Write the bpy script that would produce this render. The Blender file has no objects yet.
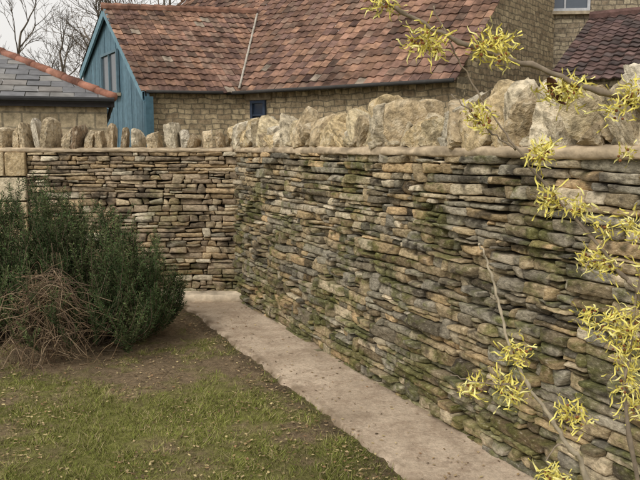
import bpy, math, random
import numpy as np
from mathutils import Vector, noise, Euler
import bmesh
random.seed(7); R=np.random.default_rng(7)
HC=1.52
sc=bpy.context.scene
sc.view_settings.view_transform='Standard'; sc.view_settings.look='None'; sc.view_settings.exposure=0

# ---------------------------------------------------------------- helpers
class MB:
    def __init__(s): s.v=[];s.f=[];s.c=[];s.n=0
    def add(s,v,f,c):
        v=np.asarray(v,float).reshape(-1,3); c=np.asarray(c,float)
        if c.ndim==1: c=np.tile(c[:3],(len(v),1))
        s.v.append(v); s.c.append(c)
        n=s.n
        for q in f: s.f.append(tuple(int(i)+n for i in q))
        s.n+=len(v)
    def build(s,name,mat,smooth=True,parent=None):
        me=bpy.data.meshes.new(name)
        v=np.concatenate(s.v); c=np.concatenate(s.c)
        me.from_pydata(v.tolist(),[],s.f)
        a=me.color_attributes.new('Col','FLOAT_COLOR','POINT')
        cc=np.ones((len(v),4),np.float32); cc[:,:3]=c
        a.data.foreach_set('color',cc.ravel())
        me.polygons.foreach_set('use_smooth',[smooth]*len(me.polygons))
        me.materials.append(mat); me.update()
        o=bpy.data.objects.new(name,me); sc.collection.objects.link(o)
        if parent: o.parent=parent
        return o
def empty(name):
    o=bpy.data.objects.new(name,None); sc.collection.objects.link(o); return o
def tube(mb,pts,rad,col,n=5,col2=None):
    pts=[Vector(p) for p in pts]; m=len(pts)
    if not hasattr(rad,'__len__'): rad=[rad]*m
    vs=[]
    for i,p in enumerate(pts):
        t=(pts[min(i+1,m-1)]-pts[max(i-1,0)])
        if t.length<1e-9: t=Vector((0,0,1))
        t.normalize()
        a=t.cross(Vector((0.13,0.27,0.95)))
        if a.length<.05: a=t.cross(Vector((1,0,0)))
        a.normalize(); b=t.cross(a)
        for k in range(n):
            an=2*math.pi*k/n
            vs.append(p+(a*math.cos(an)+b*math.sin(an))*rad[i])
    fs=[]
    for i in range(m-1):
        for k in range(n):
            fs.append((i*n+k,i*n+(k+1)%n,(i+1)*n+(k+1)%n,(i+1)*n+k))
    fs.append(tuple(range(n-1,-1,-1))); fs.append(tuple(range((m-1)*n,m*n)))
    mb.add([tuple(v) for v in vs],fs,col)
def spline(P,k=6):
    P=[Vector(p) for p in P]; Q=[P[0]*2-P[1]]+P+[P[-1]*2-P[-2]]; out=[]
    for i in range(1,len(Q)-2):
        for j in range(k):
            t=j/k; a,b,c,d=Q[i-1],Q[i],Q[i+1],Q[i+2]
            out.append(.5*((2*b)+(c-a)*t+(2*a-5*b+4*c-d)*t*t+(3*b-a-3*c+d)*t**3))
    out.append(P[-1]); return out
def box(mb,c,s,col,rz=0):
    x,y,z=[q/2 for q in s]; v=[]
    for dz in(-z,z):
        for dx,dy in((-x,-y),(x,-y),(x,y),(-x,y)):
            v.append((c[0]+dx*math.cos(rz)-dy*math.sin(rz),c[1]+dx*math.sin(rz)+dy*math.cos(rz),c[2]+dz))
    mb.add(v,[(3,2,1,0),(4,5,6,7),(0,1,5,4),(1,2,6,5),(2,3,7,6),(3,0,4,7)],col)

# ---------------------------------------------------------------- materials
def N(nt,t,**k):
    n=nt.nodes.new(t)
    for a,b in k.items(): setattr(n,a,b)
    return n
def mixc(nt,fac,A,B,blend='MIX'):
    m=N(nt,'ShaderNodeMix',data_type='RGBA',blend_type=blend)
    for i,x in((0,fac),(6,A),(7,B)):
        if isinstance(x,(int,float)): m.inputs[i].default_value=x
        elif isinstance(x,tuple): m.inputs[i].default_value=(*x[:3],1)
        else: nt.links.new(x,m.inputs[i])
    return m.outputs[2]
def mr(nt,x,a,b,c,d):
    m=N(nt,'ShaderNodeMapRange'); nt.links.new(x,m.inputs[0])
    for i,q in enumerate((a,b,c,d)): m.inputs[i+1].default_value=q
    return m.outputs[0]
def nz(nt,co,scale,detail=3,rough=.6,dist=0):
    n=N(nt,'ShaderNodeTexNoise'); n.inputs['Scale'].default_value=scale; n.inputs['Detail'].default_value=detail
    n.inputs['Roughness'].default_value=rough; n.inputs['Distortion'].default_value=dist
    nt.links.new(co,n.inputs['Vector']); return n.outputs['Fac']
def newmat(name,rough=.9):
    m=bpy.data.materials.new(name); m.use_nodes=True; nt=m.node_tree
    b=nt.nodes['Principled BSDF']; b.inputs['Roughness'].default_value=rough
    b.inputs['Specular IOR Level'].default_value=.15
    co=N(nt,'ShaderNodeTexCoord').outputs['Object']
    return m,nt,b,co
def bump(nt,b,h,st,dist=.01,prev=None):
    n=N(nt,'ShaderNodeBump'); n.inputs['Strength'].default_value=st; n.inputs['Distance'].default_value=dist
    nt.links.new(h,n.inputs['Height'])
    if prev: nt.links.new(prev,n.inputs['Normal'])
    nt.links.new(n.outputs[0],b.inputs['Normal']); return n.outputs[0]
def attr(nt):
    a=N(nt,'ShaderNodeAttribute',attribute_name='Col'); return a.outputs['Color']
def mulv(nt,c,v):
    cb=N(nt,'ShaderNodeCombineColor')
    for i in range(3): nt.links.new(v,cb.inputs[i])
    return mixc(nt,1.0,c,cb.outputs[0],'MULTIPLY')
def stone_mat(name,lichen=.3,bs=.7,scale=1.0,strata=True):
    m,nt,b,co=newmat(name,.93)
    if strata:
        mp=N(nt,'ShaderNodeMapping'); nt.links.new(co,mp.inputs[0]); mp.inputs['Scale'].default_value=(1,1,2.2); cs=mp.outputs[0]
    else: cs=co
    c=attr(nt)
    f=nz(nt,cs,34*scale,4,.75); c=mulv(nt,c,mr(nt,f,.3,.7,.45,1.55))
    c=mixc(nt,mr(nt,f,.58,.66,0,lichen),c,(.56,.51,.41))
    nt.links.new(c,b.inputs['Base Color'])
    bump(nt,b,nz(nt,cs,70*scale,3,.75),bs,.013/scale)
    return m
def simple_mat(name,amt=.3,ns=20,rough=.8,bs=.3,spec=.2,transl=0):
    m,nt,b,co=newmat(name,rough); b.inputs['Specular IOR Level'].default_value=spec
    c=mulv(nt,attr(nt),mr(nt,nz(nt,co,ns,3,.6),.3,.7,1-amt,1+amt)) if amt else attr(nt)
    nt.links.new(c,b.inputs['Base Color'])
    if bs: bump(nt,b,nz(nt,co,ns*4,2,.6),bs,.01)
    return m
def brickstone_mat(name,c1,c2,mortar,bw=.34,rh=.13,stain=.4,dist=.10):
    m,nt,b,co=newmat(name,.93)
    s=N(nt,'ShaderNodeSeparateXYZ'); nt.links.new(co,s.inputs[0])
    cx=N(nt,'ShaderNodeCombineXYZ'); nt.links.new(s.outputs[0],cx.inputs[0]); nt.links.new(s.outputs[2],cx.inputs[1])
    nn=N(nt,'ShaderNodeTexNoise'); nn.inputs['Scale'].default_value=3.4; nn.inputs['Detail'].default_value=3; nt.links.new(co,nn.inputs['Vector'])
    vs=N(nt,'ShaderNodeVectorMath',operation='SCALE'); nt.links.new(nn.outputs['Color'],vs.inputs[0]); vs.inputs['Scale'].default_value=dist
    va=N(nt,'ShaderNodeVectorMath',operation='ADD'); nt.links.new(cx.outputs[0],va.inputs[0]); nt.links.new(vs.outputs[0],va.inputs[1])
    bt=N(nt,'ShaderNodeTexBrick'); nt.links.new(va.outputs[0],bt.inputs['Vector'])
    bt.inputs['Color1'].default_value=(*c1,1);bt.inputs['Color2'].default_value=(*c2,1);bt.inputs['Mortar'].default_value=(*mortar,1)
    bt.inputs['Scale'].default_value=1;bt.inputs['Mortar Size'].default_value=.014;bt.inputs['Mortar Smooth'].default_value=.2
    bt.inputs['Brick Width'].default_value=bw;bt.inputs['Row Height'].default_value=rh; bt.squash=.6; bt.squash_frequency=3
    c=mulv(nt,bt.outputs['Color'],mr(nt,nz(nt,co,8,4,.75),.3,.7,.4,1.55))
    c=mixc(nt,mr(nt,nz(nt,co,1.3,4,.7),.48,.7,0,stain),c,(.12,.10,.065))
    nt.links.new(c,b.inputs['Base Color'])
    bump(nt,b,bt.outputs['Fac'],-.8,.02)
    return m

M_wall=stone_mat('limestone_weathered',lichen=.32)
M_wall2=stone_mat('limestone_ochre',lichen=.30)
M_cope=stone_mat('limestone_coping',lichen=.45,bs=.8,scale=.7,strata=False)
M_dark=simple_mat('joint_core_dark',0,10,1,0)
M_cement=simple_mat('cement_bedding',.32,9,.95,.5)
M_tile=simple_mat('clay_roof_tile',.5,5,.9,.3)
M_slate=simple_mat('slate_roof',.25,6,.75,.2)
M_paint=simple_mat('painted_timber',.18,8,.65,.15)
M_bark=simple_mat('bark',.3,60,.85,0)
M_leaf=simple_mat('leaf_green',0,12,.7,0,.1)
M_grass=simple_mat('grass_blades',0,3,.8,0,.1)
M_litter=simple_mat('leaf_litter_mat',0,30,.85,0)
M_glass=simple_mat('window_glass',.1,2,.15,0,.6)

def poly_wall(name,p0,dirv,pts,th,mat,parent,yoff=0):
    d=Vector((dirv[0],dirv[1])).normalized()
    n=len(pts)
    v=[(x,yoff,z) for x,z in pts]+[(x,yoff+th,z) for x,z in pts]
    f=[tuple(range(n)),tuple(range(2*n-1,n-1,-1))]+[(i,i+n,(i+1)%n+n,(i+1)%n) for i in range(n)]
    me=bpy.data.meshes.new(name); me.from_pydata(v,[],f)
    me.materials.append(mat); me.update()
    o=bpy.data.objects.new(name,me); sc.collection.objects.link(o)
    o.location=(p0[0],p0[1],0); o.rotation_euler[2]=math.atan2(d.y,d.x); o.parent=parent
    return o
# ---------------------------------------------------------------- dry stone walls
C=np.array([-.825,7.42])
def frame_pt(C,D,Nn,t,o,z): return (C[0]+D[0]*t+Nn[0]*o, C[1]+D[1]*t+Nn[1]*o, z)
def dry_wall(name,C,D,Nn,L,H,pal,mat,cell,seed,core_th=.45,hr=(.030,.068),wmed=.145,moss=1.0,mossh=1.2,prot=.015):
    rg=random.Random(seed)
    e=empty(name); mb=MB()
    zs=[0.0]
    while zs[-1]<H-.03:
        k=zs[-1]/H
        zs.append(zs[-1]+rg.uniform(*hr)*(1.15-.3*k))
    sc_=H/zs[-1]; zs=[z*sc_ for z in zs]; nC=len(zs)-1
    def zb(i,t):
        if i<=0: return 0
        if i>=nC: return H
        return zs[i]+.022*noise.noise(Vector((t*.8,i*.29+seed,0)))+.008*noise.noise(Vector((t*4,i*7.1+seed,3)))
    D3=np.array([D[0],D[1],0]);N3=np.array([Nn[0],Nn[1],0]);C3=np.array([C[0],C[1],0])
    mcol=np.array((.125,.13,.034)); dk=np.array((.05,.041,.031))
    def stone(t0,t1,za0,za1,zb0,zb1,tall):
        w=t1-t0; g=rg.uniform(.001,.006)
        t0+=g;t1-=g; h=(zb0+zb1-za0-za1)/2
        if h<.010: return
        za0+=rg.uniform(0,.003);za1+=rg.uniform(0,.003)
        zb0-=abs(rg.gauss(0,.005));zb1-=abs(rg.gauss(0,.005))
        if rg.random()<.24:
            if rg.random()<.5: zb0-=h*rg.uniform(.1,.38)
            else: zb1-=h*rg.uniform(.1,.38)
        nx=max(4,int(w/cell)+1); ny=max(4,int(h/cell)+2)
        ea=min(.25,.005/(w/2)); eb=min(.3,.004/(h/2))
        aa=np.concatenate([[-1,-1],np.linspace(-1+ea,1-ea,nx),[1,1]]);bb=np.concatenate([[-1,-1],np.linspace(-1+eb,1-eb,ny),[1,1]])
        A,B=np.meshgrid(aa,bb)
        s0,s1_=rg.uniform(-.45,.45)*h,rg.uniform(-.45,.45)*h
        s=(A+1)/2
        px=t0+(t1-t0)*s+B*.5*(s0*(1-s)+s1_*s)*.8
        ch=[rg.uniform(0,.55)**1.5 if rg.random()<.6 else 0 for _ in range(4)]
        lo=za0*(1-s)+za1*s; hi=zb0*(1-s)+zb1*s
        mid=(lo+hi)/2; hh=(hi-lo)/2
        kk=min(.6,.5*h/w)
        cl=np.clip((np.abs(A)-(1-kk))/kk,0,1)
        cr=np.where(A<0,np.where(B<0,ch[0],ch[1]),np.where(B<0,ch[2],ch[3]))
        pz=mid+hh*B*(1-cr*cl**1.5)
        p0=rg.gauss(.004,prot)+(H-mid.mean())*.03
        if rg.random()<.06: p0+=.02
        pr=np.full(A.shape,0.0)
        for _ in range(rg.choice([2,3,4])):
            ga,gb=rg.gauss(0,.011),rg.gauss(0,.009); k0=rg.uniform(.0,.010)
            pr=np.minimum(pr,k0+ga*A+gb*B)
        edge=np.maximum(np.abs(A)>1-ea*.5,np.abs(B)>1-eb*.5)
        pr=pr+p0-np.where(edge,.005,0)
        q=rg.uniform(0,99)
        base=pal(rg,(t0+t1)/2,mid.mean()); cols=np.tile(base,A.shape+(1,))
        for j in range(A.shape[0]):
            for i in range(A.shape[1]):
                x,z=px[j,i],pz[j,i]
                n1=noise.noise(Vector((x*14,z*22,q))); n2=noise.noise(Vector((x*34,z*60,q+3))); n3=noise.noise(Vector((x*12,z*150,q)))
                pr[j,i]+=.006*n1+.006*n2+.0025*n3
                m=noise.noise(Vector((x*2.1,z*2.6,seed)))*1.1+.8*noise.noise(Vector((x*8,z*11,seed+4)))+.5*n1+.5*n2
                m=m*1.6-.28+.70*(1-z/mossh)+.25*B[j,i]
                m=min(1,max(0,m))*moss*.74
                d=noise.noise(Vector((x*5,z*9,seed+8)))+.7*noise.noise(Vector((x*20,z*28,seed+8)))
                d=min(1,max(0,d*2.4-.35))*.75
                cc=cols[j,i]*(1-d)+dk*d
                cols[j,i]=cc*(1-m)+mcol*(.65+.5*abs(n1)*2)*m
                px[j,i]+=.005*noise.noise(Vector((x*6,z*30,q+9))); pz[j,i]+=.004*noise.noise(Vector((x*22,B[j,i]*1.2,q+5)))
        pr[0,:]=pr[-1,:]=p0-.09; pr[:,0]=pr[:,-1]=p0-.09
        P=C3+px[...,None]*D3+pr[...,None]*N3; P[...,2]=np.maximum(pz,-.02)
        ny_,nx_=A.shape
        fs=[]
        for j in range(ny_-1):
            for i in range(nx_-1):
                k=j*nx_+i; fs.append((k,k+1,k+1+nx_,k+nx_))
        mb.add(P.reshape(-1,3),fs,cols.reshape(-1,3))
    occ=[]
    for i in range(nC):
        t=0.0 if i%2 else -.02; nocc=[]
        occ.sort()
        while t<L:
            hit=[o for o in occ if o[0]-.001<=t<o[1]]
            if hit: t=hit[0][1]; continue
            w=min(.42,max(.04,rg.lognormvariate(math.log(wmed),.55)))
            tall=rg.random()<.035 and i<nC-2
            if tall: w=rg.uniform(.07,.17)
            t1=min(t+w,L)
            nxt=[o for o in occ if t<o[0]<t1+.03]
            if nxt: t1=nxt[0][0]
            if t1-t<.02: t=t1+.0005; continue
            if tall:
                stone(t,t1,zb(i,t),zb(i,t1),zb(i+2,t),zb(i+2,t1),True); nocc.append((t,t1))
            elif rg.random()<.20 and zs[i+1]-zs[i]>.048:
                f=rg.uniform(.35,.65)
                m0=zb(i,t)*(1-f)+zb(i+1,t)*f; m1=zb(i,t1)*(1-f)+zb(i+1,t1)*f
                tm=t+(t1-t)*rg.uniform(.3,.7)
                stone(t,t1,zb(i,t),zb(i,t1),m0,m1,False)
                if w>.15:
                    mm=(m0+m1)/2
                    stone(t,tm,m0,mm,zb(i+1,t),zb(i+1,tm),False); stone(tm,t1,mm,m1,zb(i+1,tm),zb(i+1,t1),False)
                else: stone(t,t1,m0,m1,zb(i+1,t),zb(i+1,t1),False)
            else: stone(t,t1,zb(i,t),zb(i,t1),zb(i+1,t),zb(i+1,t1),False)
            t=t1
        occ=nocc
    mb.build('stonework',mat,True,e)
    cb=MB()
    o0,o1=-.065,-core_th
    v=[frame_pt(C,D,Nn,t,o,z) for z in(0,H-.005) for t,o in((0.06,o0),(L,o0),(L,o1),(0.06,o1))]
    cb.add(v,[(3,2,1,0),(4,5,6,7),(0,1,5,4),(1,2,6,5),(2,3,7,6),(3,0,4,7)],(.03,.024,.017))  # near-black core, seen through the gaps between stones
    cb.build('rubble_core',M_dark,False,e)
    return e
def pal_long(rg,t,z):
    P=[(.37,.285,.17),(.30,.24,.15),(.43,.335,.20),(.25,.21,.145),(.35,.305,.225),(.42,.31,.17),(.31,.275,.20),(.46,.385,.26),(.28,.25,.19)]
    c=np.array(rg.choice(P))
    if rg.random()<.11+.10*(z>1.0): c=np.array(rg.choice([(.60,.51,.365),(.55,.45,.30),(.56,.40,.22)]))
    if rg.random()<.15: c=c*.5
    return c*rg.uniform(.72,1.2)
def pal_back(rg,t,z):
    P=[(.46,.345,.205),(.41,.30,.175),(.37,.285,.19),(.51,.405,.26),(.32,.245,.165),(.44,.345,.235)]
    c=np.array(rg.choice(P))
    if rg.random()<.14: c=np.array((.60,.52,.38))
    if rg.random()<.12: c=c*.55
    return c*rg.uniform(.75,1.2)
H=1.485
D1=np.array([.4061,-.9138]);N1=np.array([-.9138,-.4061])
D2=np.array([-.9985,-.055]);D2/=np.linalg.norm(D2);N2=np.array([.055,-.9985]);N2/=np.linalg.norm(N2)
W1=dry_wall('dry_stone_wall',C,D1,N1,8.2,H,pal_long,M_wall,.0125,3)
LB=2.02
W2=dry_wall('dry_stone_wall',C,D2,N2,LB,H,pal_back,M_wall2,.018,11,wmed=.14,hr=(.034,.07),moss=.55,mossh=.8,prot=.011)

def bed(name,C,D,Nn,t0,t1,o0,o1,z0,z1,col,parent,amp=.008):
    mb=MB(); n=int((t1-t0)/.02)+2; prof=[(o1,z0),(o0+.002,z0),(o0+.009,z0+.010),(o0+.010,(z0+z1)/2),(o0+.006,z1-.010),(o0-.012,z1),(o0-.10,z1+.006),((o0+o1)/2,z1+.01),(o1,z1)]
    if o0-o1<.4: prof=[(o1,z0),(o0,z0),(o0+.004,(z0+z1)/2),(o0,z1-.008),(o0-.008,z1),((o0+o1)/2,z1+.002),(o1,z1)]
    v=[];c=[]
    for i in range(n):
        t=t0+(t1-t0)*i/(n-1)
        for k,(o,z) in enumerate(prof):
            a=noise.noise(Vector((t*3,k*.4,z0*9)))*amp+noise.noise(Vector((t*12,k*.8,z0*9)))*amp*.9+noise.noise(Vector((t*30,k*1.7,z0*9)))*amp*.5
            v.append(frame_pt(C,D,Nn,t,o+a,z+a*.6))
            c.append(np.array(col)*(1+.4*noise.noise(Vector((t*5,k*.5,1)))+.4*noise.noise(Vector((t*17,k*.9,4)))))
    m=len(prof); f=[]
    for i in range(n-1):
        for k in range(m-1): f.append((i*m+k,(i+1)*m+k,(i+1)*m+k+1,i*m+k+1))
    f.append(tuple(range(m))); f.append(tuple(range((n-1)*m+m-1,(n-1)*m-1,-1)))
    mb.add(v,f,np.array(c)); return mb.build(name,M_cement,True,parent)
bed('mortar_bed',C,D1,N1,-.45,8.2,.012,-.46,H-.010,H+.042,(.43,.34,.23),W1,.010)
bed('mortar_bed',C,D2,N2,.03,LB+.55,.012,-.46,H-.008,H+.034,(.44,.35,.24),W2,.009)

def ico(sub):
    bm=bmesh.new(); bmesh.ops.create_icosphere(bm,subdivisions=sub,radius=1)
    bm.verts.ensure_lookup_table()
    v=np.array([q.co[:] for q in bm.verts]); f=[tuple(x.index for x in q.verts) for q in bm.faces]; bm.free(); return v,f
ICO={2:ico(2),3:ico(3),4:ico(4),5:ico(5)}
def rock(mb,pos,size,rot,col,rg,sub=4,cuts=9,rough=.05,lim=(.5,.95),flat=False):
    V,F=ICO[sub]
    nrm=np.array([[rg.gauss(0,1) for _ in range(3)] for _ in range(cuts)]); nrm/=np.linalg.norm(nrm,axis=1)[:,None]
    nrm=np.vstack([nrm,[[0,0,-1],[1,0,0],[-1,0,0],[0,1,0],[0,-1,0]]])
    p=np.array([rg.uniform(*lim) for _ in range(cuts)]+[.75,.62,.62,.7,.7])
    dt=V@nrm.T
    r=np.where(dt>.02,p/np.maximum(dt,.02),9).min(axis=1); r=np.minimum(r,1.2)
    P=V*r[:,None]
    q=rg.uniform(0,99); col=np.array(col,float); cs=np.tile(col,(len(P),1))
    for i in range(len(P)):
        v=Vector(P[i]*2.1)+Vector((q,q,q))
        a,b,c=noise.noise(v),noise.noise(v*3.1),noise.noise(v*9)
        P[i]*=1+rough*(a*1.0+.8*b+.55*c)
        d=min(1,max(0,(a+.9*b+.5*c)*1.8-.2)); l=min(1,max(0,(-a+.8*c-.3*b)*1.8-.3))
        cs[i]=cs[i]*(1-.65*d)+np.array((.12,.10,.065))*.65*d
        cs[i]=cs[i]*(1-.5*l)+np.array((.60,.54,.42))*.5*l
    P*=np.array(size)/np.array([1.24,1.4,1.6])
    Rm=np.array(Euler(rot).to_matrix())
    P=P@Rm.T+np.array(pos)
    mb.add(P,F,cs)
rg=random.Random(23)
mb=MB()
aw=math.atan2(D1[1],D1[0])
t=-.38
pc=[(.55,.45,.28),(.50,.39,.24),(.60,.51,.36),(.44,.36,.235),(.57,.44,.25),(.62,.55,.42)]
while t<8.1:
    w=rg.uniform(.06,.13) if rg.random()<.75 else rg.uniform(.14,.22)
    h=rg.uniform(.17,.28)
    if t>3: h*=1.1
    if rg.random()<.25: h*=.65
    c=np.array(rg.choice(pc))*rg.uniform(.75,1.12)
    lean=rg.uniform(-.75,-.1) if rg.random()<.75 else rg.uniform(-.1,.4)
    for row,o in enumerate((-.12,-.31)):
        hh=h*rg.uniform(.8,1.12)
        rock(mb,frame_pt(C,D1,N1,t+w/2+rg.uniform(-.03,.03),o+rg.uniform(-.03,.03),H+.03+hh*.45),(w*1.15,rg.uniform(.20,.30),hh*1.14),
             (rg.uniform(-.22,.22),lean,aw+rg.uniform(-.4,.4)),c*rg.uniform(.9,1.1),rg,4 if (t>.0 and row==0) else 3,rg.choice([5,7,9]),.06,(.42,.98))
    if rg.random()<.75:
        s=rg.uniform(.05,.10)
        rock(mb,frame_pt(C,D1,N1,t,rg.uniform(-.07,-.02),H+.035+s*.35),(s*1.2,s,s*.8),(rg.uniform(-.4,.4),rg.uniform(-.5,.5),rg.uniform(0,3)),c*rg.uniform(.7,1),rg,3)
    t+=w*rg.uniform(.9,1.2)
mb.build('coping_stones',M_cope,False,W1)
mb=MB()
t=.13; a2=math.atan2(D2[1],D2[0])
while t<LB+.45:
    w=rg.uniform(.05,.11); h=rg.uniform(.13,.235)
    c=np.array(rg.choice([(.60,.52,.38),(.5,.40,.26),(.30,.21,.13),(.64,.57,.45),(.53,.42,.27),(.42,.32,.2)]))*rg.uniform(.8,1.1)
    tl=rg.uniform(-.2,.2)
    rock(mb,frame_pt(C,D2,N2,t+w/2,-.17+rg.uniform(-.03,.03),H+.02+h*.45),(w*1.0,.30,h*1.2),(rg.uniform(-.15,.15),tl,a2+rg.uniform(-.22,.22)),c,rg,4,6,.05,(.65,1.0))
    t+=w+rg.choice([.015,.03,.05,.075])
mb.build('coping_stones',M_cope,False,W2)

pier=empty('stone_pier'); mb=MB()
rg=random.Random(5)
z=0; i=0
def blk(mb,c,s,col,rz,rgx):
    V,F=ICO[4]; P=np.sign(V)*np.abs(V)**.28
    P=P/np.abs(P).max(axis=1)[:,None]*(.97+.03*(1-np.abs(P).min(axis=1)))[:,None]
    q=rgx.uniform(0,99)
    P=np.array([p*(1+.035*noise.noise(Vector(p*1.7)+Vector((q,q,q)))+.015*noise.noise(Vector(p*6))) for p in P])
    P*=np.array(s)/2
    ca,sa=math.cos(rz),math.sin(rz)
    X=P[:,0]*ca-P[:,1]*sa; Y=P[:,0]*sa+P[:,1]*ca
    mb.add(np.stack([X,Y,P[:,2]],1)+np.array(c),F,col)
while z<H-.02:
    h=min(rg.uniform(.15,.24),H-z)
    if H-z-h<.08: h=H-z
    tl=[LB,LB+.38 if i%2 else LB+.2,LB+.62]
    for k in range(2):
        w=tl[k+1]-tl[k]; tc=(tl[k]+tl[k+1])/2
        col=np.array(rg.choice([(.55,.44,.28),(.5,.38,.22),(.58,.49,.34)]))*rg.uniform(.88,1.08)
        blk(mb,frame_pt(C,D2,N2,tc,-.2,z+h/2),(w-.012,.5,h-.012),col,a2,rg)
    z+=h; i+=1
mb.build('dressed_blocks',M_cope,True,pier)
M_ash=brickstone_mat('ashlar_limestone',(.56,.46,.30),(.42,.33,.21),(.30,.25,.17),.38,.2,.2,.05)
aw_=empty('ashlar_garden_wall')
p=frame_pt(C,D2,N2,LB+5,0,0)
poly_wall('masonry',(p[0],p[1]),(-D2[0],-D2[1]),[(0,0),(4.37,0),(4.37,H),(0,H)],.4,M_ash,aw_)
bed('wall_cap',C,D2,N2,LB+.56,LB+5,.035,-.46,H+.002,H+.06,(.42,.33,.22),aw_)

# ---------------------------------------------------------------- ground, lawn, path
def gmat():
    m,nt,b,co=newmat('lawn_soil',.95)
    f=nz(nt,co,26,5,.8)
    c=mulv(nt,attr(nt),mr(nt,f,.3,.7,.45,1.55))
    c=mixc(nt,mr(nt,nz(nt,co,85,2,.6),.58,.68,0,.5),c,(.34,.28,.16))
    nt.links.new(c,b.inputs['Base Color'])
    bump(nt,b,f,1.0,.04)
    return m
M_ground=gmat()
mb=MB(); S=400
mb.add([(-S,-S,0),(S,-S,0),(S,S,0),(-S,S,0)],[(0,1,2,3)],(.15,.14,.06)); mb.build('ground',M_ground,False)
def soilmask(x,y):
    rx,ry=x-C[0],y-C[1]; al=rx*D1[0]+ry*D1[1]; no=rx*N1[0]+ry*N1[1]
    m=.08
    m=max(m,1.2-abs(no-.70)*2.1-max(0,al-1.0)*.16)
    db=math.hypot((x+1.7)/1.25,(y-5.6)/.85); m=max(m,1.55-db*.88)
    if y>6: m=max(m,(y-6)*.9+.3)
    m+=1.0*noise.noise(Vector((x*1.3,y*1.3,2)))+.8*noise.noise(Vector((x*4,y*4,5)))+.6*noise.noise(Vector((x*11,y*11,5)))+.4*noise.noise(Vector((x*28,y*28,5)))
    return min(1,max(0,m))
mb=MB(); nx,ny=230,230; xs=np.linspace(-5,1.6,nx); ys=np.linspace(1.4,7.5,ny)
v=[];c=[]
for y in ys:
    for x in xs:
        m=soilmask(x,y); 
        z=.012+.012*noise.noise(Vector((x*2.5,y*2.5,0)))+.010*noise.noise(Vector((x*9,y*9,0)))+.006*noise.noise(Vector((x*25,y*25,0)))
        v.append((x,y,max(z,.004)))
        g=np.array((.20,.20,.055)); s=np.array((.225,.165,.10))
        k=.5+.5*noise.noise(Vector((x*.9,y*1.6,8)))
        g=g*(.75+.6*k); s=s*(.75+.7*(.5+.6*noise.noise(Vector((x*3,y*3,18)))))
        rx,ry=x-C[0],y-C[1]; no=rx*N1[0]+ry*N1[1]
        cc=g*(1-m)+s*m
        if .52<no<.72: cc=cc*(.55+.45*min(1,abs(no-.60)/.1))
        c.append(cc)
f=[(j*nx+i,j*nx+i+1,(j+1)*nx+i+1,(j+1)*nx+i) for j in range(ny-1) for i in range(nx-1)]
mb.add(v,f,np.array(c)); mb.build('lawn',M_ground,True)
def inpath(x,y,ex=.0):
    rx,ry=x-C[0],y-C[1]; no=rx*N1[0]+ry*N1[1]
    return no<.58-ex
nb=0; V=[];F=[];Cc=[]; mb=MB()
rr=random.Random(4)
while nb<95000:
    y=1.8+4.6*rr.random()**1.15; x=rr.uniform(-.5*y-.5,1.2)
    if inpath(x,y,rr.uniform(-.06,.06)): continue
    m=soilmask(x,y)
    if rr.random()<m*1.05: continue
    cl=noise.noise(Vector((x*8,y*8,1)))+.5*noise.noise(Vector((x*20,y*20,1)))
    h=rr.uniform(.008,.026)*max(.3,1+1.1*cl)
    a=rr.uniform(0,6.28); w=rr.uniform(.0015,.003); le=rr.uniform(.5,1.8)*h
    dx,dy=math.cos(a),math.sin(a); b=rr.uniform(0,6.28)
    k=len(V)
    V+=[(x-dx*w,y-dy*w,.008),(x+dx*w,y+dy*w,.008),(x+math.cos(b)*le,y+math.sin(b)*le,.012+h)]
    F.append((k,k+1,k+2))
    q=rr.random(); z=.5+.5*noise.noise(Vector((x*.9,y*1.6,8)))
    col=(.21,.235,.055) if q<.5 else ((.29,.285,.085) if q<.76 else (.37,.31,.16))
    col=np.array(col)*rr.uniform(.65,1.3)*(.75+.5*z)*(1-.35*max(-1,min(1,-cl)))
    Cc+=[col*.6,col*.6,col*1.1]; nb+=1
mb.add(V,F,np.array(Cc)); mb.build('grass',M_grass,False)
mb=MB()
for i in range(19000):
    y=2.2+4.8*rr.random()**1.0; x=rr.uniform(-.5*y-.4,1.3)
    rx,ry=x-C[0],y-C[1]; no=rx*N1[0]+ry*N1[1]
    if no<.03: continue
    zz=.022
    if no<.6:
        if rr.random()<.88: continue
        zz=.036
    elif no>.8 and noise.noise(Vector((x*2.2,y*2.2,33)))+.5*noise.noise(Vector((x*7,y*7,3)))<rr.uniform(-.4,.5): continue
    s=rr.uniform(.004,.015); a=rr.uniform(0,6.28); tl=rr.uniform(-.7,.7)
    ca,sa=math.cos(a)*s,math.sin(a)*s; e=rr.uniform(.3,.7)
    zt=abs(tl)*s*e
    col=np.array(rr.choice([(.32,.22,.11),(.2,.13,.07),(.42,.32,.17),(.5,.4,.2),(.13,.09,.05),(.38,.28,.16),(.28,.17,.09),(.10,.07,.04)]))*rr.uniform(.8,1.2)
    mb.add([(x-ca,y-sa,zz),(x+sa*e,y-ca*e,zz+zt),(x+ca,y+sa,zz+.003),(x-sa*e,y+ca*e,zz+zt*.2)],[(0,1,2,3)],col)
mb.build('leaf_litter',M_litter,False)
def pathmat():
    m,nt,b,co=newmat('concrete_path',.9)
    f=nz(nt,co,50,4,.75)
    c=mixc(nt,mr(nt,nz(nt,co,1.8,5,.7),.38,.62,0,1),(.59,.475,.355),(.45,.355,.26))
    c=mixc(nt,mr(nt,nz(nt,co,7,5,.78),.45,.62,0,.65),c,(.32,.235,.165))
    c=mulv(nt,c,mr(nt,f,.3,.7,.75,1.25))
    a=N(nt,'ShaderNodeAttribute',attribute_name='Col')
    c=mixc(nt,a.outputs['Fac'],c,(.19,.14,.09))
    nt.links.new(c,b.inputs['Base Color'])
    bump(nt,b,f,.6,.012)
    return m
mb=MB(); nt_,no_=320,30
v=[];c=[]
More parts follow.
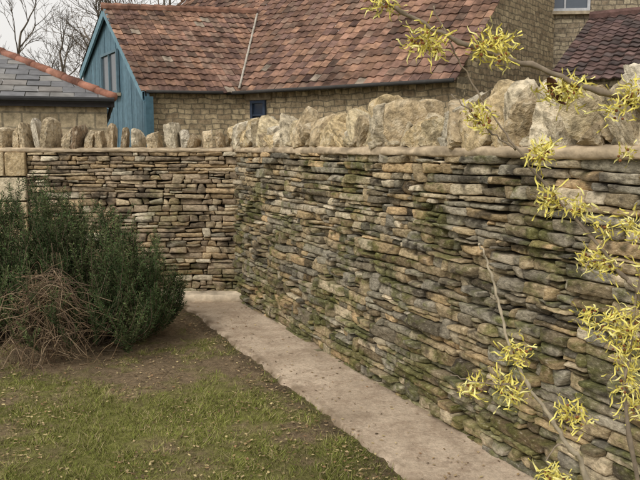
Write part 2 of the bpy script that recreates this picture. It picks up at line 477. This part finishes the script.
for i in range(nt_):
    t=8.2*i/(nt_-1)
    wd=.60-.008*t+.022*noise.noise(Vector((t*2,0,0)))+.02*noise.noise(Vector((t*9,0,0)))+.01*noise.noise(Vector((t*25,0,0)))
    for k in range(no_):
        s=k/(no_-1)
        o=-.03+(wd+.03)*s
        z=.032+.004*noise.noise(Vector((t*2,o*3,7)))+.0015*noise.noise(Vector((t*11,o*11,7)))
        if k==no_-1: z=.0
        x,y,_=frame_pt(C,D1,N1,t,o,0); v.append((x,y,z))
        e1=max(0,1-(wd-o)/.08)*1.1+max(0,1-o/.07)*1.1; e1*= .5+noise.noise(Vector((t*7,o*7,1)))*1.3+.6*noise.noise(Vector((t*22,o*22,1)))
        e1+=max(0,.9-t*1.2)*.5*(1+noise.noise(Vector((t*6,o*6,4))))
        e1+=max(0,noise.noise(Vector((t*3,o*5,14)))-.2)*1.0
        e1=min(1,max(0,e1)); c.append((e1,e1,e1))
f=[(i*no_+k,i*no_+k+1,(i+1)*no_+k+1,(i+1)*no_+k) for i in range(nt_-1) for k in range(no_-1)]
mb.add(v,f,np.array(c)); mb.build('garden_path',pathmat(),True)
step=empty('stone_step')
bed('slab',C,D2,N2,-.12,.62,.24,-.02,.0,.105,(.60,.50,.37),step,.006)

# ---------------------------------------------------------------- roofs and buildings
def tiles(mb,P0,U,Lu,V,Lv,tw,rh,pal,rg,prof='pan',lo=None,hi=None,stag=False,und=True):
    P0=Vector(P0);U=Vector(U).normalized();V=Vector(V).normalized(); Nn=U.cross(V).normalized()
    if Nn.z<0: Nn=-Nn
    rows=int(math.ceil(Lv/rh)); ns=7 if prof=='pan' else 2
    for r in range(rows):
        v0=r*rh; v1=min(v0+rh*1.06,Lv)
        off=(tw/2 if (stag and r%2) else 0)
        a=lo(v0) if lo else 0; b=hi(v0) if hi else Lu
        a1=lo(v1) if lo else 0; b1=hi(v1) if hi else Lu
        k=int(math.floor((min(a,a1)-off)/tw))
        while k*tw+off<max(b,b1):
            x0=k*tw+off; col=pal(rg,x0,v0); jig=rg.uniform(-.01,.01); jl=rg.uniform(-.008,.008)
            vs=[]
            sag=.04*noise.noise(Vector((x0*.5,v0*.5,4)))
            for s in range(ns):
                x=x0+tw*(s/(ns-1))*(.975)
                ph=(s/(ns-1))
                hgt=sag+(.014*math.sin(ph*2*math.pi*.98+.3) if prof=='pan' else 0)
                lift=(.028 if prof=='pan' else .012)+jl
                xa=min(max(x,a),b); xb=min(max(x,a1),b1)
                vs.append(P0+U*xa+V*(v0)+Nn*(hgt+.0)); 
                vs.append(P0+U*xa+V*(v0+jig)+Nn*(hgt+lift)); vs.append(P0+U*xb+V*v1+Nn*(hgt+.004))
            fs=[]
            for s in range(ns-1):
                fs+= [(s*3,s*3+3,s*3+4,s*3+1),(s*3+1,s*3+4,s*3+5,s*3+2)]
            cc=np.tile(np.array(col),(ns*3,1)); cc[0::3]*=.4  # lip vertices darkened: shadow under each tile edge painted into the colour
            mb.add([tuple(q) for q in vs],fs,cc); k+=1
def palred(rg,x,v):
    P=[(.22,.128,.09),(.185,.108,.08),(.245,.142,.10),(.165,.10,.08),(.205,.135,.10),(.27,.158,.105)]
    c=np.array(rg.choice(P))*rg.uniform(.8,1.15)
    n=noise.noise(Vector((x*.5,v*.6,3)))+.6*noise.noise(Vector((x*1.6,v*1.6,3)))
    c=c*(1-.32*max(-.5,min(1,n*2)))
    if rg.random()<.02: c=np.array((.27,.22,.17))
    if rg.random()<.10: c*=.55
    return c
def paldark(rg,x,v): return np.array(rg.choice([(.10,.065,.06),(.12,.075,.065),(.08,.06,.055),(.13,.085,.075)]))*rg.uniform(.8,1.2)
def palslate(rg,x,v): return np.array(rg.choice([(.20,.195,.19),(.17,.17,.175),(.235,.225,.21),(.21,.195,.18)]))*rg.uniform(.85,1.12)
M_rub=brickstone_mat('rubble_limestone',(.50,.40,.25),(.28,.21,.13),(.20,.165,.11),.28,.11,.3,.13)
M_rub2=brickstone_mat('rubble_limestone_grey',(.45,.38,.26),(.26,.205,.14),(.18,.15,.11),.26,.10,.35,.14)
rg=random.Random(9)
zE=1.17+HC
barn=empty('stone_barn')
E0=Vector((-2.04,16.6,zE)); Ed=Vector((4.2,-3.1,0)); Le=Ed.length; Eu=Ed.normalized(); n2=Vector((.594,.805,0)); sl=.9
s0=-.93*Le; s1=1.05*Le; Rr=4.6
mb=MB()
tiles(mb,E0+Eu*s0,Eu,s1-s0,n2+Vector((0,0,sl)),Rr*math.hypot(1,sl),.2,.235,palred,rg)
tiles(mb,E0+Eu*s1+n2*2*Rr,-Eu,s1-s0,-n2+Vector((0,0,sl)),Rr*math.hypot(1,sl),.4,.47,palred,rg)
tube(mb,[E0+Eu*q+n2*Rr+Vector((0,0,sl*Rr+.02)) for q in np.linspace(s0,s1,24)],.12,(.24,.12,.08),8)
A0=Vector((-3.63,16,zE)); Ad=Vector((3.43,.68,0)).normalized(); An=Vector((-.19,.981,0))
AP=Vector((-5.1,18.5,3.33+HC)); Vv=AP-A0
tiles(mb,A0-Ad*.12,Ad,3.72,Vv,Vv.length,.2,.235,palred,rg)
Bk=Vector((-6.5,21,2.04+HC)); Vb=AP-Bk
tiles(mb,Bk-Ad*.12,Ad,3.62,Vb,Vb.length,.24,.28,palred,rg)
for i in range(12):
    a=AP-Ad*.14+Ad*(i*.31); tube(mb,[a+Vector((0,0,.03)),a+Ad*.32+Vector((0,0,.02))],[.10,.09],np.array((.24,.13,.09))*rg.uniform(.7,1.15),8)
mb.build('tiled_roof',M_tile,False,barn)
mb=MB(); vp=[]
for q in np.linspace(.03,.97,16):
    P=A0+Vv*q
    u=((P.z-zE)/sl-(P-E0).dot(n2))/Ad.dot(n2)
    vp.append(P+Ad*u+Vector((-.01,-.03,.035+.012*math.sin(q*37))))
tube(mb,vp,.028,(.42,.38,.32),5)
mb.build('valley_mortar',M_cement,True,barn)
poly_wall('wing_wall',(A0+An*.22)[:2],Ad[:2],[(.0,0),(3.0,0),(3.0,zE-.02),(.0,zE-.02)],.4,M_rub,barn)
poly_wall('main_wall',(E0+n2*.25-Eu*1.0)[:2],Eu[:2],[(0,0),(s1+.9,0),(s1+.9,zE+.1),(0,zE+.1)],.45,M_rub,barn)
g0=E0+Eu*(s1-.12)+n2*.25
poly_wall('gable_wall',g0[:2],n2[:2],[(.46,0),(2*Rr-.5,0),(2*Rr-.5,zE+.1),(Rr-.25,zE+sl*(Rr-.25)+.12),(.46,zE+.55)],.4,M_rub,barn)
g1=E0+Eu*(s0+.5)+n2*.25
poly_wall('gable_wall_far',g1[:2],n2[:2],[(.46,0),(2*Rr-.5,0),(2*Rr-.5,zE+.1),(Rr-.25,zE+sl*(Rr-.25)+.12),(.46,zE+.55)],.4,M_rub,barn)
mb=MB()
tube(mb,[E0+Eu*q+Vector((-.05,-.06,.0)) for q in np.linspace(.1,s1,8)],.04,(.045,.043,.04),8)
tube(mb,[A0+Ad*q+Vector((0,-.06,.0)) for q in np.linspace(0,1.6,4)],.035,(.045,.043,.04),8)
mb.build('gutter',M_paint,True,barn)
def window(name,P,dirv,w,h,parent,fcol,gcol,mull=(1,1),lintel=None,th=.05):
    d=Vector((dirv[0],dirv[1],0)).normalized(); nn=Vector((d.y,-d.x,0)); rz=math.atan2(d.y,d.x)
    mb=MB(); f=.06
    c=Vector(P)
    def bx(cx,cz,sx,sz,off,t,col,m): 
        q=c+d*cx+nn*off+Vector((0,0,cz)); box(m,q,(sx,t,sz),col,rz)
    bx(0,h/2-f/2,w,f,.03,.06,fcol,mb);bx(0,-h/2+f/2,w,f,.03,.06,fcol,mb)
    bx(-w/2+f/2,0,f,h-2*f,.03,.06,fcol,mb);bx(w/2-f/2,0,f,h-2*f,.03,.06,fcol,mb)
    for i in range(mull[0]): bx(-w/2+w*(i+1)/(mull[0]+1),0,.04,h-2*f,.028,.05,fcol,mb)
    for i in range(mull[1]): bx(0,-h/2+h*(i+1)/(mull[1]+1),w-2*f,.03,.026,.04,fcol,mb)
    mb.build(name+'_frame',M_paint,False,parent)
    g=MB(); bx(0,0,w-.05,h-.05,.005,.02,gcol,g); g.build(name+'_glass',M_glass,False,parent)
    s=MB(); bx(0,-h/2-.04,w+.14,.07,.05,.12,(.42,.35,.25),s)
    if lintel: bx(0,h/2+.09,w+.3,.16,.02,.06,lintel,s)
    s.build(name+'_sill',M_cement,False,parent)
pw=E0+n2*.25+Eu*.72; window('window',(pw.x,pw.y,2.22),Eu[:2],.42,.62,barn,(.04,.055,.085),(.02,.03,.05),(0,1),(.3,.24,.16))
mb=MB(); gd=(Vector((A0.x,A0.y,0))-Vector((Bk.x,Bk.y,0))); GL=gd.length; gd.normalize(); gin=Vector((-gd.y,gd.x,0)) 
ax=(Vector((AP.x,AP.y,0))-Vector((Bk.x,Bk.y,0))).dot(gd)
def gz(x): 
    return Bk.z+(AP.z-Bk.z)*x/ax if x<ax else AP.z+(A0.z-AP.z)*(x-ax)/(GL-ax)
x=0
blue=(.12,.205,.255)
while x<GL-.02:
    w=min(.20,GL-x); c=np.array(blue)*rg.uniform(.78,1.12)
    b0=Vector((Bk.x,Bk.y,0))+gd*(x+.006); b1=Vector((Bk.x,Bk.y,0))+gd*(x+w-.006); o=gin*.05; jit=gin*rg.uniform(-.008,.008)
    z0,z1=gz(x)-.05,gz(x+w)-.05
    v=[b0+jit,b1+jit,b1+jit+Vector((0,0,z1)),b0+jit+Vector((0,0,z0))]; v+= [q+o for q in v]
    mb.add([tuple(q) for q in v],[(0,1,2,3),(7,6,5,4),(0,3,7,4),(1,5,6,2),(3,2,6,7)],c); x+=w
for P,Q in ((Bk,AP),(AP,A0)):
    a=P-gin*.10; b=Q-gin*.10; v=[a,b,b+Vector((0,0,-.2)),a+Vector((0,0,-.2))]; v+=[q+gin*.05 for q in v]
    mb.add([tuple(q) for q in v],[(0,1,2,3),(7,6,5,4),(0,4,5,1),(3,2,6,7)],(.17,.29,.35))
box(mb,A0+Vector((0.02,.02,-zE/2-.05)),(.16,.16,zE-.1),(.07,.14,.18),math.atan2(gd.y,gd.x))
mb.build('blue_boarding',M_paint,False,barn)
cg=Vector((Bk.x,Bk.y,0))+gd*(ax+.1)-gin*.02
window('gable_window',(cg.x,cg.y,3.30),gd[:2],1.5,1.0,barn,(.13,.2,.24),(.07,.08,.09),(1,0))

gar=empty('garage_building')
zg=.64+HC; Gc=Vector((-2.70,10,zg)); fr=Vector((.96,.28,0)); sd=Vector((-.28,.96,0)); LG=8; hd=3.4; sg=.47
mb=MB(); hyp=math.hypot(1,sg)
tiles(mb,Gc-fr*LG,fr,LG,sd+Vector((0,0,sg)),hd*hyp,.3,.2,palslate,rg,'flat',hi=lambda v:LG-v/hyp,lo=lambda v:v/hyp,stag=True)
tiles(mb,Gc,sd,2*hd,-fr+Vector((0,0,sg)),hd*hyp,.3,.2,palslate,rg,'flat',lo=lambda v:v/hyp,hi=lambda v:2*hd-v/hyp,stag=True)
tiles(mb,Gc+sd*2*hd,-fr,LG,-sd+Vector((0,0,sg)),hd*hyp,.3,.2,palslate,rg,'flat',lo=lambda v:v/hyp,hi=lambda v:LG-v/hyp,stag=True)
mb.build('slate_roof',M_slate,False,gar)
mb=MB()
top=Gc-fr*hd+sd*hd+Vector((0,0,sg*hd))
def hiprow(a,b):
    n=int((b-a).length/.3)
    for i in range(n):
        p=a.lerp(b,i/n); q=a.lerp(b,(i+1.05)/n); c=np.array(rg.choice([(.30,.14,.095),(.26,.125,.09),(.33,.165,.115)]))
        tube(mb,[p+Vector((0,0,.02)),q+Vector((0,0,.01))],[.062,.056],c,8)
hiprow(Gc,top); hiprow(top,Gc-fr*(LG-hd)+sd*hd+Vector((0,0,sg*hd))); hiprow(Gc+sd*2*hd,top)
mb.build('hip_tiles',M_tile,True,gar)
mb=MB()
box(mb,Gc-fr*(LG/2)+Vector((0,0,-.06))+sd*.03,(LG,.03,.10),(.05,.045,.045),math.atan2(fr.y,fr.x))
box(mb,Gc+sd*hd+Vector((0,0,-.06))-fr*.03,(2*hd,.03,.10),(.05,.045,.045),math.atan2(sd.y,sd.x))
tube(mb,[Gc-sd*.05-fr*q+Vector((0,0,-.02)) for q in np.linspace(0,LG,8)],.035,(.03,.03,.03),8)
mb.build('fascia',M_paint,False,gar)
q=Gc-fr*(LG-.25)+sd*.12
poly_wall('front_wall',q[:2],fr[:2],[(0,0),(LG-.35,0),(LG-.35,zg-.02),(0,zg-.02)],.3,M_ash,gar)
q=Gc-fr*.1+sd*.422
poly_wall('side_wall',q[:2],sd[:2],[(0,0),(2*hd-.7,0),(2*hd-.7,zg-.02),(0,zg-.02)],.3,M_ash,gar)

hs=empty('stone_house')
poly_wall('front_wall',(3.1,17.8),(1,-.1),[(0,0),(10,0),(10,6.6),(0,6.6)],.5,M_rub2,hs)
poly_wall('end_wall',(3.1,18.31),(.1,1),[(0,0),(7,0),(7,6.6),(3.5,9.4),(0,6.6)],-.5,M_rub2,hs)
window('upper_window',(5.55,17.54,5.22),(1,-.1),1.1,1.25,hs,(.50,.51,.53),(.09,.11,.14),(1,1),(.34,.28,.2))
window('upper_window',(8.9,17.2,5.22),(1,-.1),1.1,1.25,hs,(.50,.51,.53),(.09,.11,.14),(1,1),(.34,.28,.2))
mb=MB()
hu=Vector((1,-.1,0)).normalized(); hn=Vector((.1,1,0)).normalized()
tiles(mb,Vector((2.9,17.6,6.5)),hu,10.4,hn+Vector((0,0,.8)),3.8*1.28,.25,.28,palred,rg)
mb.build('tiled_roof',M_tile,False,hs)
ob=empty('dark_roofed_outbuilding')
O0=Vector((3.85,13.0,1.12+HC)); mb=MB(); Ou=Vector((.82,-.57,0)).normalized(); On=Vector((.57,.82,0)).normalized(); so=.56
tiles(mb,O0,Ou,6.5,On+Vector((0,0,so)),2.5*math.hypot(1,so),.18,.17,paldark,rg,'pan')
tiles(mb,O0+On*5+Ou*6.5,-Ou,6.5,-On+Vector((0,0,so)),2.5*math.hypot(1,so),.24,.2,paldark,rg,'pan')
tube(mb,[O0+On*2.5+Vector((0,0,so*2.5+.02))+Ou*q for q in np.linspace(0,6.5,20)],.1,(.12,.07,.06),8)
mb.build('tiled_roof',M_tile,False,ob)
q=O0+On*.2+Ou*.15
poly_wall('front_wall',q[:2],Ou[:2],[(0,0),(6.2,0),(6.2,O0.z+.05),(0,O0.z+.05)],.35,M_rub2,ob)
q=O0+On*.56+Ou*.15
poly_wall('gable_wall',q[:2],On[:2],[(0,0),(4.2,0),(4.2,O0.z+.05),(1.94,O0.z+so*2.4),(0,O0.z+.25)],-.35,M_rub2,ob)

# ---------------------------------------------------------------- trees
def tree(name,base,h,r,seed,depth=5,col=(.13,.105,.08)):
    rg=random.Random(seed); mb=MB()
    def br(p,d,L,r,k):
        n=5; pts=[p]; q=p.copy(); dd=d.copy()
        for i in range(n):
            dd=(dd+Vector((rg.gauss(0,.10),rg.gauss(0,.10),rg.gauss(0.02,.07)))).normalized(); q=q+dd*L/n; pts.append(q.copy())
        tube(mb,pts,[r*(1-.45*i/n) for i in range(n+1)],np.array(col)*rg.uniform(.8,1.1),6 if k>2 else 3)
        if k==0: return
        m=rg.choice([2,3,3]) if k>3 else rg.choice([3,4])
        for j in range(m):
            i=n if j==0 else rg.randint(2,n)
            ax=Vector((rg.gauss(0,1),rg.gauss(0,1),rg.gauss(0,1))).normalized()
            nd=(dd+ax.cross(dd).normalized()*rg.uniform(.45,.95)+Vector((0,0,.12))).normalized()
            br(pts[i],nd,L*rg.uniform(.6,.8),max(.009,r*(.6 if i==n else .48)),k-1)
    br(Vector(base),Vector((0,0,1)),h*.33,r,depth)
    mb.build(name,M_bark,True)
tree('bare_tree',(-9.7,30,0),11,.26,3,6)
tree('bare_tree',(-13.0,33,0),9,.2,8,6)
tree('bare_tree',(-12.0,42,0),12,.22,12,6,(.2,.17,.14))
tree('bare_tree',(-17,38,0),11,.2,15,6,(.2,.17,.14))
tree('bare_tree',(-9.5,38,0),9,.18,19,6,(.18,.15,.12))
mb=MB(); rg=random.Random(2)
for i in range(20000):
    x=rg.uniform(-45,45); y=50+rg.uniform(-2,2); top=4.6+1.4*noise.noise(Vector((x*.25,0,0)))+.8*noise.noise(Vector((x*.9,0,0)))
    z=rg.random()**.8*top; s=rg.uniform(.1,.25); a=rg.uniform(0,6.28); b=rg.uniform(-1,1)
    col=np.array(rg.choice([(.11,.09,.06),(.08,.08,.04),(.14,.11,.08),(.07,.075,.035)]))*rg.uniform(.7,1.2)
    mb.add([(x-s*math.cos(a),y-s*math.sin(a),z-s*.3),(x+s*.4,y,z+s*b),(x+s*math.cos(a),y+s*math.sin(a),z+s*.5),(x-s*.3,y,z+s*.7)],[(0,1,2,3)],col)
mb.build('hedge',M_leaf,False)

# ---------------------------------------------------------------- rosemary
rg=random.Random(31)
ro=empty('rosemary_bush'); ms=MB(); V=[];F=[];Cc=[]
def topz(x):
    pts=[(-3.3,.7),(-2.8,1.02),(-2.45,1.14),(-2.15,1.30),(-1.98,1.16),(-1.85,.98),(-1.7,1.08),(-1.5,.98),(-1.35,.86),(-1.2,.60),(-1.05,.4)]
    return float(np.interp(x,[p[0] for p in pts],[p[1] for p in pts]))
def needle(p,d,L,w,col):
    s=d.cross(Vector((rg.gauss(0,1),rg.gauss(0,1),rg.gauss(0,1))))
    if s.length<.01: return
    s=s.normalized()*w; k=len(V)
    m=p+d*L*.5
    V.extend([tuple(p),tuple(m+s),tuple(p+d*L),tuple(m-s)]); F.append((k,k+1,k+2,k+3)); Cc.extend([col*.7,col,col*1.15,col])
def leafy(pts,bc,f0,step=.0115):
    Lt=sum((pts[q+1]-pts[q]).length for q in range(len(pts)-1)); nn=max(2,int(Lt*(1-f0)/step))
    for q in range(nn):
        f=f0+(1-f0)*q/nn; g=f*(len(pts)-1); g0=min(int(g),len(pts)-2); p=pts[g0].lerp(pts[g0+1],g-g0); d=(pts[g0+1]-pts[g0]).normalized()
        for _ in range(3):
            ax=Vector((rg.gauss(0,1),rg.gauss(0,1),rg.gauss(0,1))).cross(d)
            if ax.length<.01: continue
            nd=(ax.normalized()*rg.uniform(.7,1)+d*rg.uniform(.3,1.0)).normalized()
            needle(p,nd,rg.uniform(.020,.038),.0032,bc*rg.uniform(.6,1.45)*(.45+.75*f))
GR=[(.055,.085,.030),(.07,.105,.038),(.04,.065,.024),(.10,.13,.05)]
for i in range(480):
    tx=rg.uniform(-3.2,-1.14); ty=5.8+rg.gauss(0,.30)
    edge=abs(ty-5.8)/.7
    tz=topz(tx)*(1-.35*min(1,edge)**2)*rg.choice([1.05,.97,.9,.8,.65,.5])*rg.uniform(.90,1.07)
    b=Vector((tx*.62-2.1*.38+rg.gauss(0,.08),5.8+(ty-5.8)*.4,0))
    e=Vector((tx,ty,tz))
    out=(tx-b.x)
    mid=b.lerp(e,.5)+Vector((out*.3,(ty-b.y)*.25,-.04))+Vector((rg.gauss(0,.05),rg.gauss(0,.05),0))
    e=e+Vector((rg.gauss(0,.07),rg.gauss(0,.05),0))
    pts=spline([b,mid,e],7)
    tube(ms,pts,[.006-.0045*q/(len(pts)-1) for q in range(len(pts))],(.14,.105,.07),3)
    bc=np.array(rg.choice(GR))*rg.uniform(.75,1.25)
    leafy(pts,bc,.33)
    for k in range(rg.randint(3,5)):
        j=rg.randint(len(pts)//3,len(pts)-2); p=pts[j]
        a=rg.uniform(0,6.28); L=rg.uniform(.08,.22)
        d=Vector((math.cos(a)*.65,math.sin(a)*.65,rg.uniform(.5,1.2))).normalized()
        q1=p+d*L*.5+Vector((0,0,-.01)); q2=p+d*L+Vector((0,0,.03))
        if q2.z>topz(q2.x)*1.06: continue
        sp=spline([p,q1,q2],3); tube(ms,sp,.0018,(.12,.11,.06),3); leafy(sp,bc*rg.uniform(.85,1.2),.05,.0125)
ms.build('stems',M_bark,True,ro)
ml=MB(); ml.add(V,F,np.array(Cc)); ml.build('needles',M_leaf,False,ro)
mb=MB()
for i in range(300):
    cx=-1.90+rg.gauss(0,.16); cy=5.12+rg.gauss(0,.10); cz=rg.uniform(.05,.66)*(1-abs(cx+1.90)*.9)
    L=rg.uniform(.18,.52); a=rg.gauss(.1,.9)+(3.14 if rg.random()<.5 else 0); el=rg.gauss(.25,.7); cur=rg.uniform(-.4,.4)
    d=Vector((math.cos(a)*math.cos(el),math.sin(a)*math.cos(el)*.35,math.sin(el)))
    P=Vector((cx,cy,cz)); pts=[P-d*L/2+Vector((0,0,-abs(cur)*.1)),P+Vector((rg.gauss(0,.03),rg.gauss(0,.03),abs(cur)*.3)),P+d*L/2+Vector((rg.gauss(0,.05),0,-abs(cur)*.25))]
    pts=[Vector((p.x,p.y,max(.02,p.z))) for p in spline(pts,5)]
    r=rg.uniform(.0014,.0042)
    tube(mb,pts,[r*(1-.5*q/(len(pts)-1)) for q in range(len(pts))],np.array(rg.choice([(.24,.17,.10),(.18,.12,.075),(.31,.23,.15),(.13,.09,.06)]))*rg.uniform(.75,1.15),4)
mb.build('dead_twig_pile',M_bark,True)

# ---------------------------------------------------------------- witch hazel
wh=empty('witch_hazel_shrub'); rg=random.Random(77)
mb=MB(); fl=MB(); bc=(.25,.20,.145)
def Z(P): return [Vector((p[0],p[1],p[2]+HC)) for p in P]
def branch(P,r0,r1,col=bc,k=5.0):
    pts=spline(Z(P),7); n=len(pts)
    pts=[p+Vector((rg.gauss(0,.0010),rg.gauss(0,.0010),rg.gauss(0,.0010))) for p in pts]
    tube(mb,pts,[(r0+(r1-r0)*(i/(n-1))**2.0)*(1+(.4 if i%7==0 else 0)) for i in range(n)],col,7)
    return pts
base=(.78,1.12,-1.53)
branch([(.060,1.0,.200),(.104,1.0,.175),(.182,1.0,.137),(.274,1.0,.107),(.367,1.0,.073),(.43,1.01,.050),(.56,1.04,-.06),(.70,1.08,-.5),(.76,1.11,-1.0),base],.0024,.010)
branch([(.150,1.02,.186),(.176,1.02,.133),(.210,1.02,.075),(.254,1.01,.010),(.302,1.01,-.049),(.3625,1.0,-.116),(.408,1.0,-.171),(.442,1.0,-.219),(.56,1.03,-.5),(.72,1.09,-1.1),base],.0009,.0055)
branch([(.214,1.0,-.126),(.222,1.0,-.145),(.232,1.0,-.171),(.2446,1.0,-.219),(.26,1.0,-.274),(.286,1.0,-.324),(.321,1.0,-.374),(.348,1.0,-.417),(.38,1.01,-.47),(.50,1.04,-.8),(.70,1.1,-1.3),base],.0014,.006,(.46,.39,.28))
branch([(.175,.99,-.306),(.215,.99,-.318),(.255,1.0,-.322),(.289,1.0,-.328)],.0009,.0014)
branch([(.46,1.02,.18),(.44,1.02,.0),(.44,1.01,-.12),(.425,1.0,-.26),(.43,1.0,-.40),(.55,1.04,-.8),base],.0012,.005)
branch([(.172,1.0,.07),(.195,1.0,.05),(.23,1.01,.02),(.262,1.01,-.002)],.0008,.0012)
branch([(.405,1.0,-.16),(.37,1.0,-.15),(.35,.99,-.165)],.0012,.0008)
branch([(.348,1.0,-.417),(.33,1.0,-.41),(.31,.99,-.43)],.0012,.0008)
def flower(P,rad,npet):
    P=Vector((P[0],P[1],P[2]+HC))
    for _ in range(npet):
        d=Vector((rg.gauss(0,1),rg.gauss(0,1),rg.gauss(0.1,1))).normalized()
        st=P+Vector((rg.gauss(0,1),rg.gauss(0,.8),rg.gauss(0,1)))*rad*.30
        L=rad*rg.uniform(.55,1.05); w=rg.uniform(.0010,.0015)
        s=d.cross(Vector((rg.gauss(0,1),rg.gauss(0,1),rg.gauss(0,1)))).normalized(); u=d.cross(s)
        n=7; vs=[]; ph=rg.uniform(0,6); am=rg.uniform(.05,.13)*L; cu=rg.uniform(-.4,.4)*L
        for i in range(n):
            f=i/(n-1); q=st+d*L*f+u*(am*math.sin(ph+f*9)*f+cu*f*f)+s*(am*math.cos(ph+f*7)*f)
            tw=s*math.cos(f*2.5)+u*math.sin(f*2.5); ww=w*(1-.3*f)
            vs+=[tuple(q-tw*ww),tuple(q+tw*ww)]
        col=np.array(rg.choice([(.86,.76,.20),(.80,.70,.16),(.88,.81,.32),(.72,.62,.14)]))*rg.uniform(.88,1.06)
        cc=np.tile(col,(2*n,1)); cc[:2]*=.7
        fl.add(vs,[(2*i,2*i+1,2*i+3,2*i+2) for i in range(n-1)],cc)
    for _ in range(5):
        st=P+Vector((rg.gauss(0,1),rg.gauss(0,1),rg.gauss(0,1)))*rad*.2
        v,f=ICO[2]; mb.add(v*rg.uniform(.0014,.0024)+np.array(st),f,(.24,.10,.04))
# positions are metres in x,z on the shrub, about 1 m from the viewpoint
FL=[(385,6),(418,42),(432,48),(480,50),(500,42),(486,122),(476,112),(552,92),(578,88),(566,84),(628,100),(615,112),(538,155),(545,150),(560,203),(548,196),(578,208),(600,226),(632,222),(640,235),(590,262),(606,268),(612,318),(632,322),(640,345),(620,352),(519,350),(513,356),(472,388),(506,384),(512,392),(568,412),(578,418),(622,388),(638,408),(628,372),(548,474),(560,478),(590,318),(645,300),(498,58),(645,270),(490,44),(625,330),(600,330),(426,40),(570,94),(636,94)]
vt=[0,50,100,150,200,250,300,350,400,450,480]; zt=[.1897,.1265,.0624,-.003,-.069,-.1363,-.2048,-.2744,-.3451,-.4171,-.4609]
FP=[]
for (u,v) in FL:
    z=float(np.interp(v,vt,zt)); FP.append(((u-320)/750*(.969+v*.000165),1.0+rg.uniform(-.012,.012),z))
for p in FP: flower(p,rg.uniform(.021,.028),rg.randint(26,38))
for k in range(40):
    f=rg.random(); p=(.5+f*.25+rg.gauss(0,.04),1.05+rg.gauss(0,.05),.0-f*.9+rg.gauss(0,.06)); flower(p,.022,20)
mb.build('branches',M_bark,True,wh); 
M_pet=simple_mat('petal_yellow',0,40,.6,0)
fl.build('flowers',M_pet,True,wh)
lf=MB()
for (x,z,l,a) in ((.300,.092,.040,-.9),(.400,.062,.038,-.15)):
    vs=[];fs=[]
    for i in range(7):
        f=i/6; w=.20*l*math.sin(math.pi*min(1,f*.93+.04)); 
        for s in (-1,0,1):
            vs.append((x+math.cos(a)*f*l-math.sin(a)*w*s,1.0+.012*math.sin(f*3)+(.008 if s else 0),HC+z+math.sin(a)*f*l+math.cos(a)*w*s+.004*math.sin(f*5)))
    for i in range(6):
        for s in(0,1): fs.append((i*3+s,i*3+s+1,i*3+s+4,i*3+s+3))
    lf.add(vs,fs,(.12,.055,.035))
lf.build('withered_leaves',M_litter,True,wh)

# ---------------------------------------------------------------- light, sky, camera
w=bpy.data.worlds.new('World'); sc.world=w; w.use_nodes=True; nt=w.node_tree
bg=nt.nodes['Background']; sky=nt.nodes.new('ShaderNodeTexSky'); sky.sky_type='NISHITA'; sky.sun_disc=False
sky.sun_elevation=math.radians(42); sky.sun_rotation=math.radians(215); sky.air_density=1.0; sky.dust_density=4
hsv=nt.nodes.new('ShaderNodeHueSaturation'); hsv.inputs['Saturation'].default_value=.12
nt.links.new(sky.outputs[0],hsv.inputs['Color'])
tn=nt.nodes.new('ShaderNodeMix'); tn.data_type='RGBA'; tn.inputs[0].default_value=.65; tn.inputs[7].default_value=(7.9,7.65,7.3,1)
nt.links.new(hsv.outputs[0],tn.inputs[6]); nt.links.new(tn.outputs[2],bg.inputs['Color']); bg.inputs['Strength'].default_value=.14
sl_=bpy.data.lights.new('sun','SUN'); sl_.energy=1.4; sl_.angle=math.radians(12); sl_.color=(1,.95,.87)
so_=bpy.data.objects.new('sun',sl_); sc.collection.objects.link(so_)
so_.rotation_euler=Vector((.5,.7,-.78)).to_track_quat('-Z','Y').to_euler()
cam=bpy.data.cameras.new('camera'); cam.lens=42.19; cam.sensor_width=36; cam.clip_end=1500; cam.clip_start=.05
co_=bpy.data.objects.new('camera',cam); sc.collection.objects.link(co_); co_.location=(0,0,HC); co_.rotation_euler=(math.radians(83),0,0)
sc.camera=co_
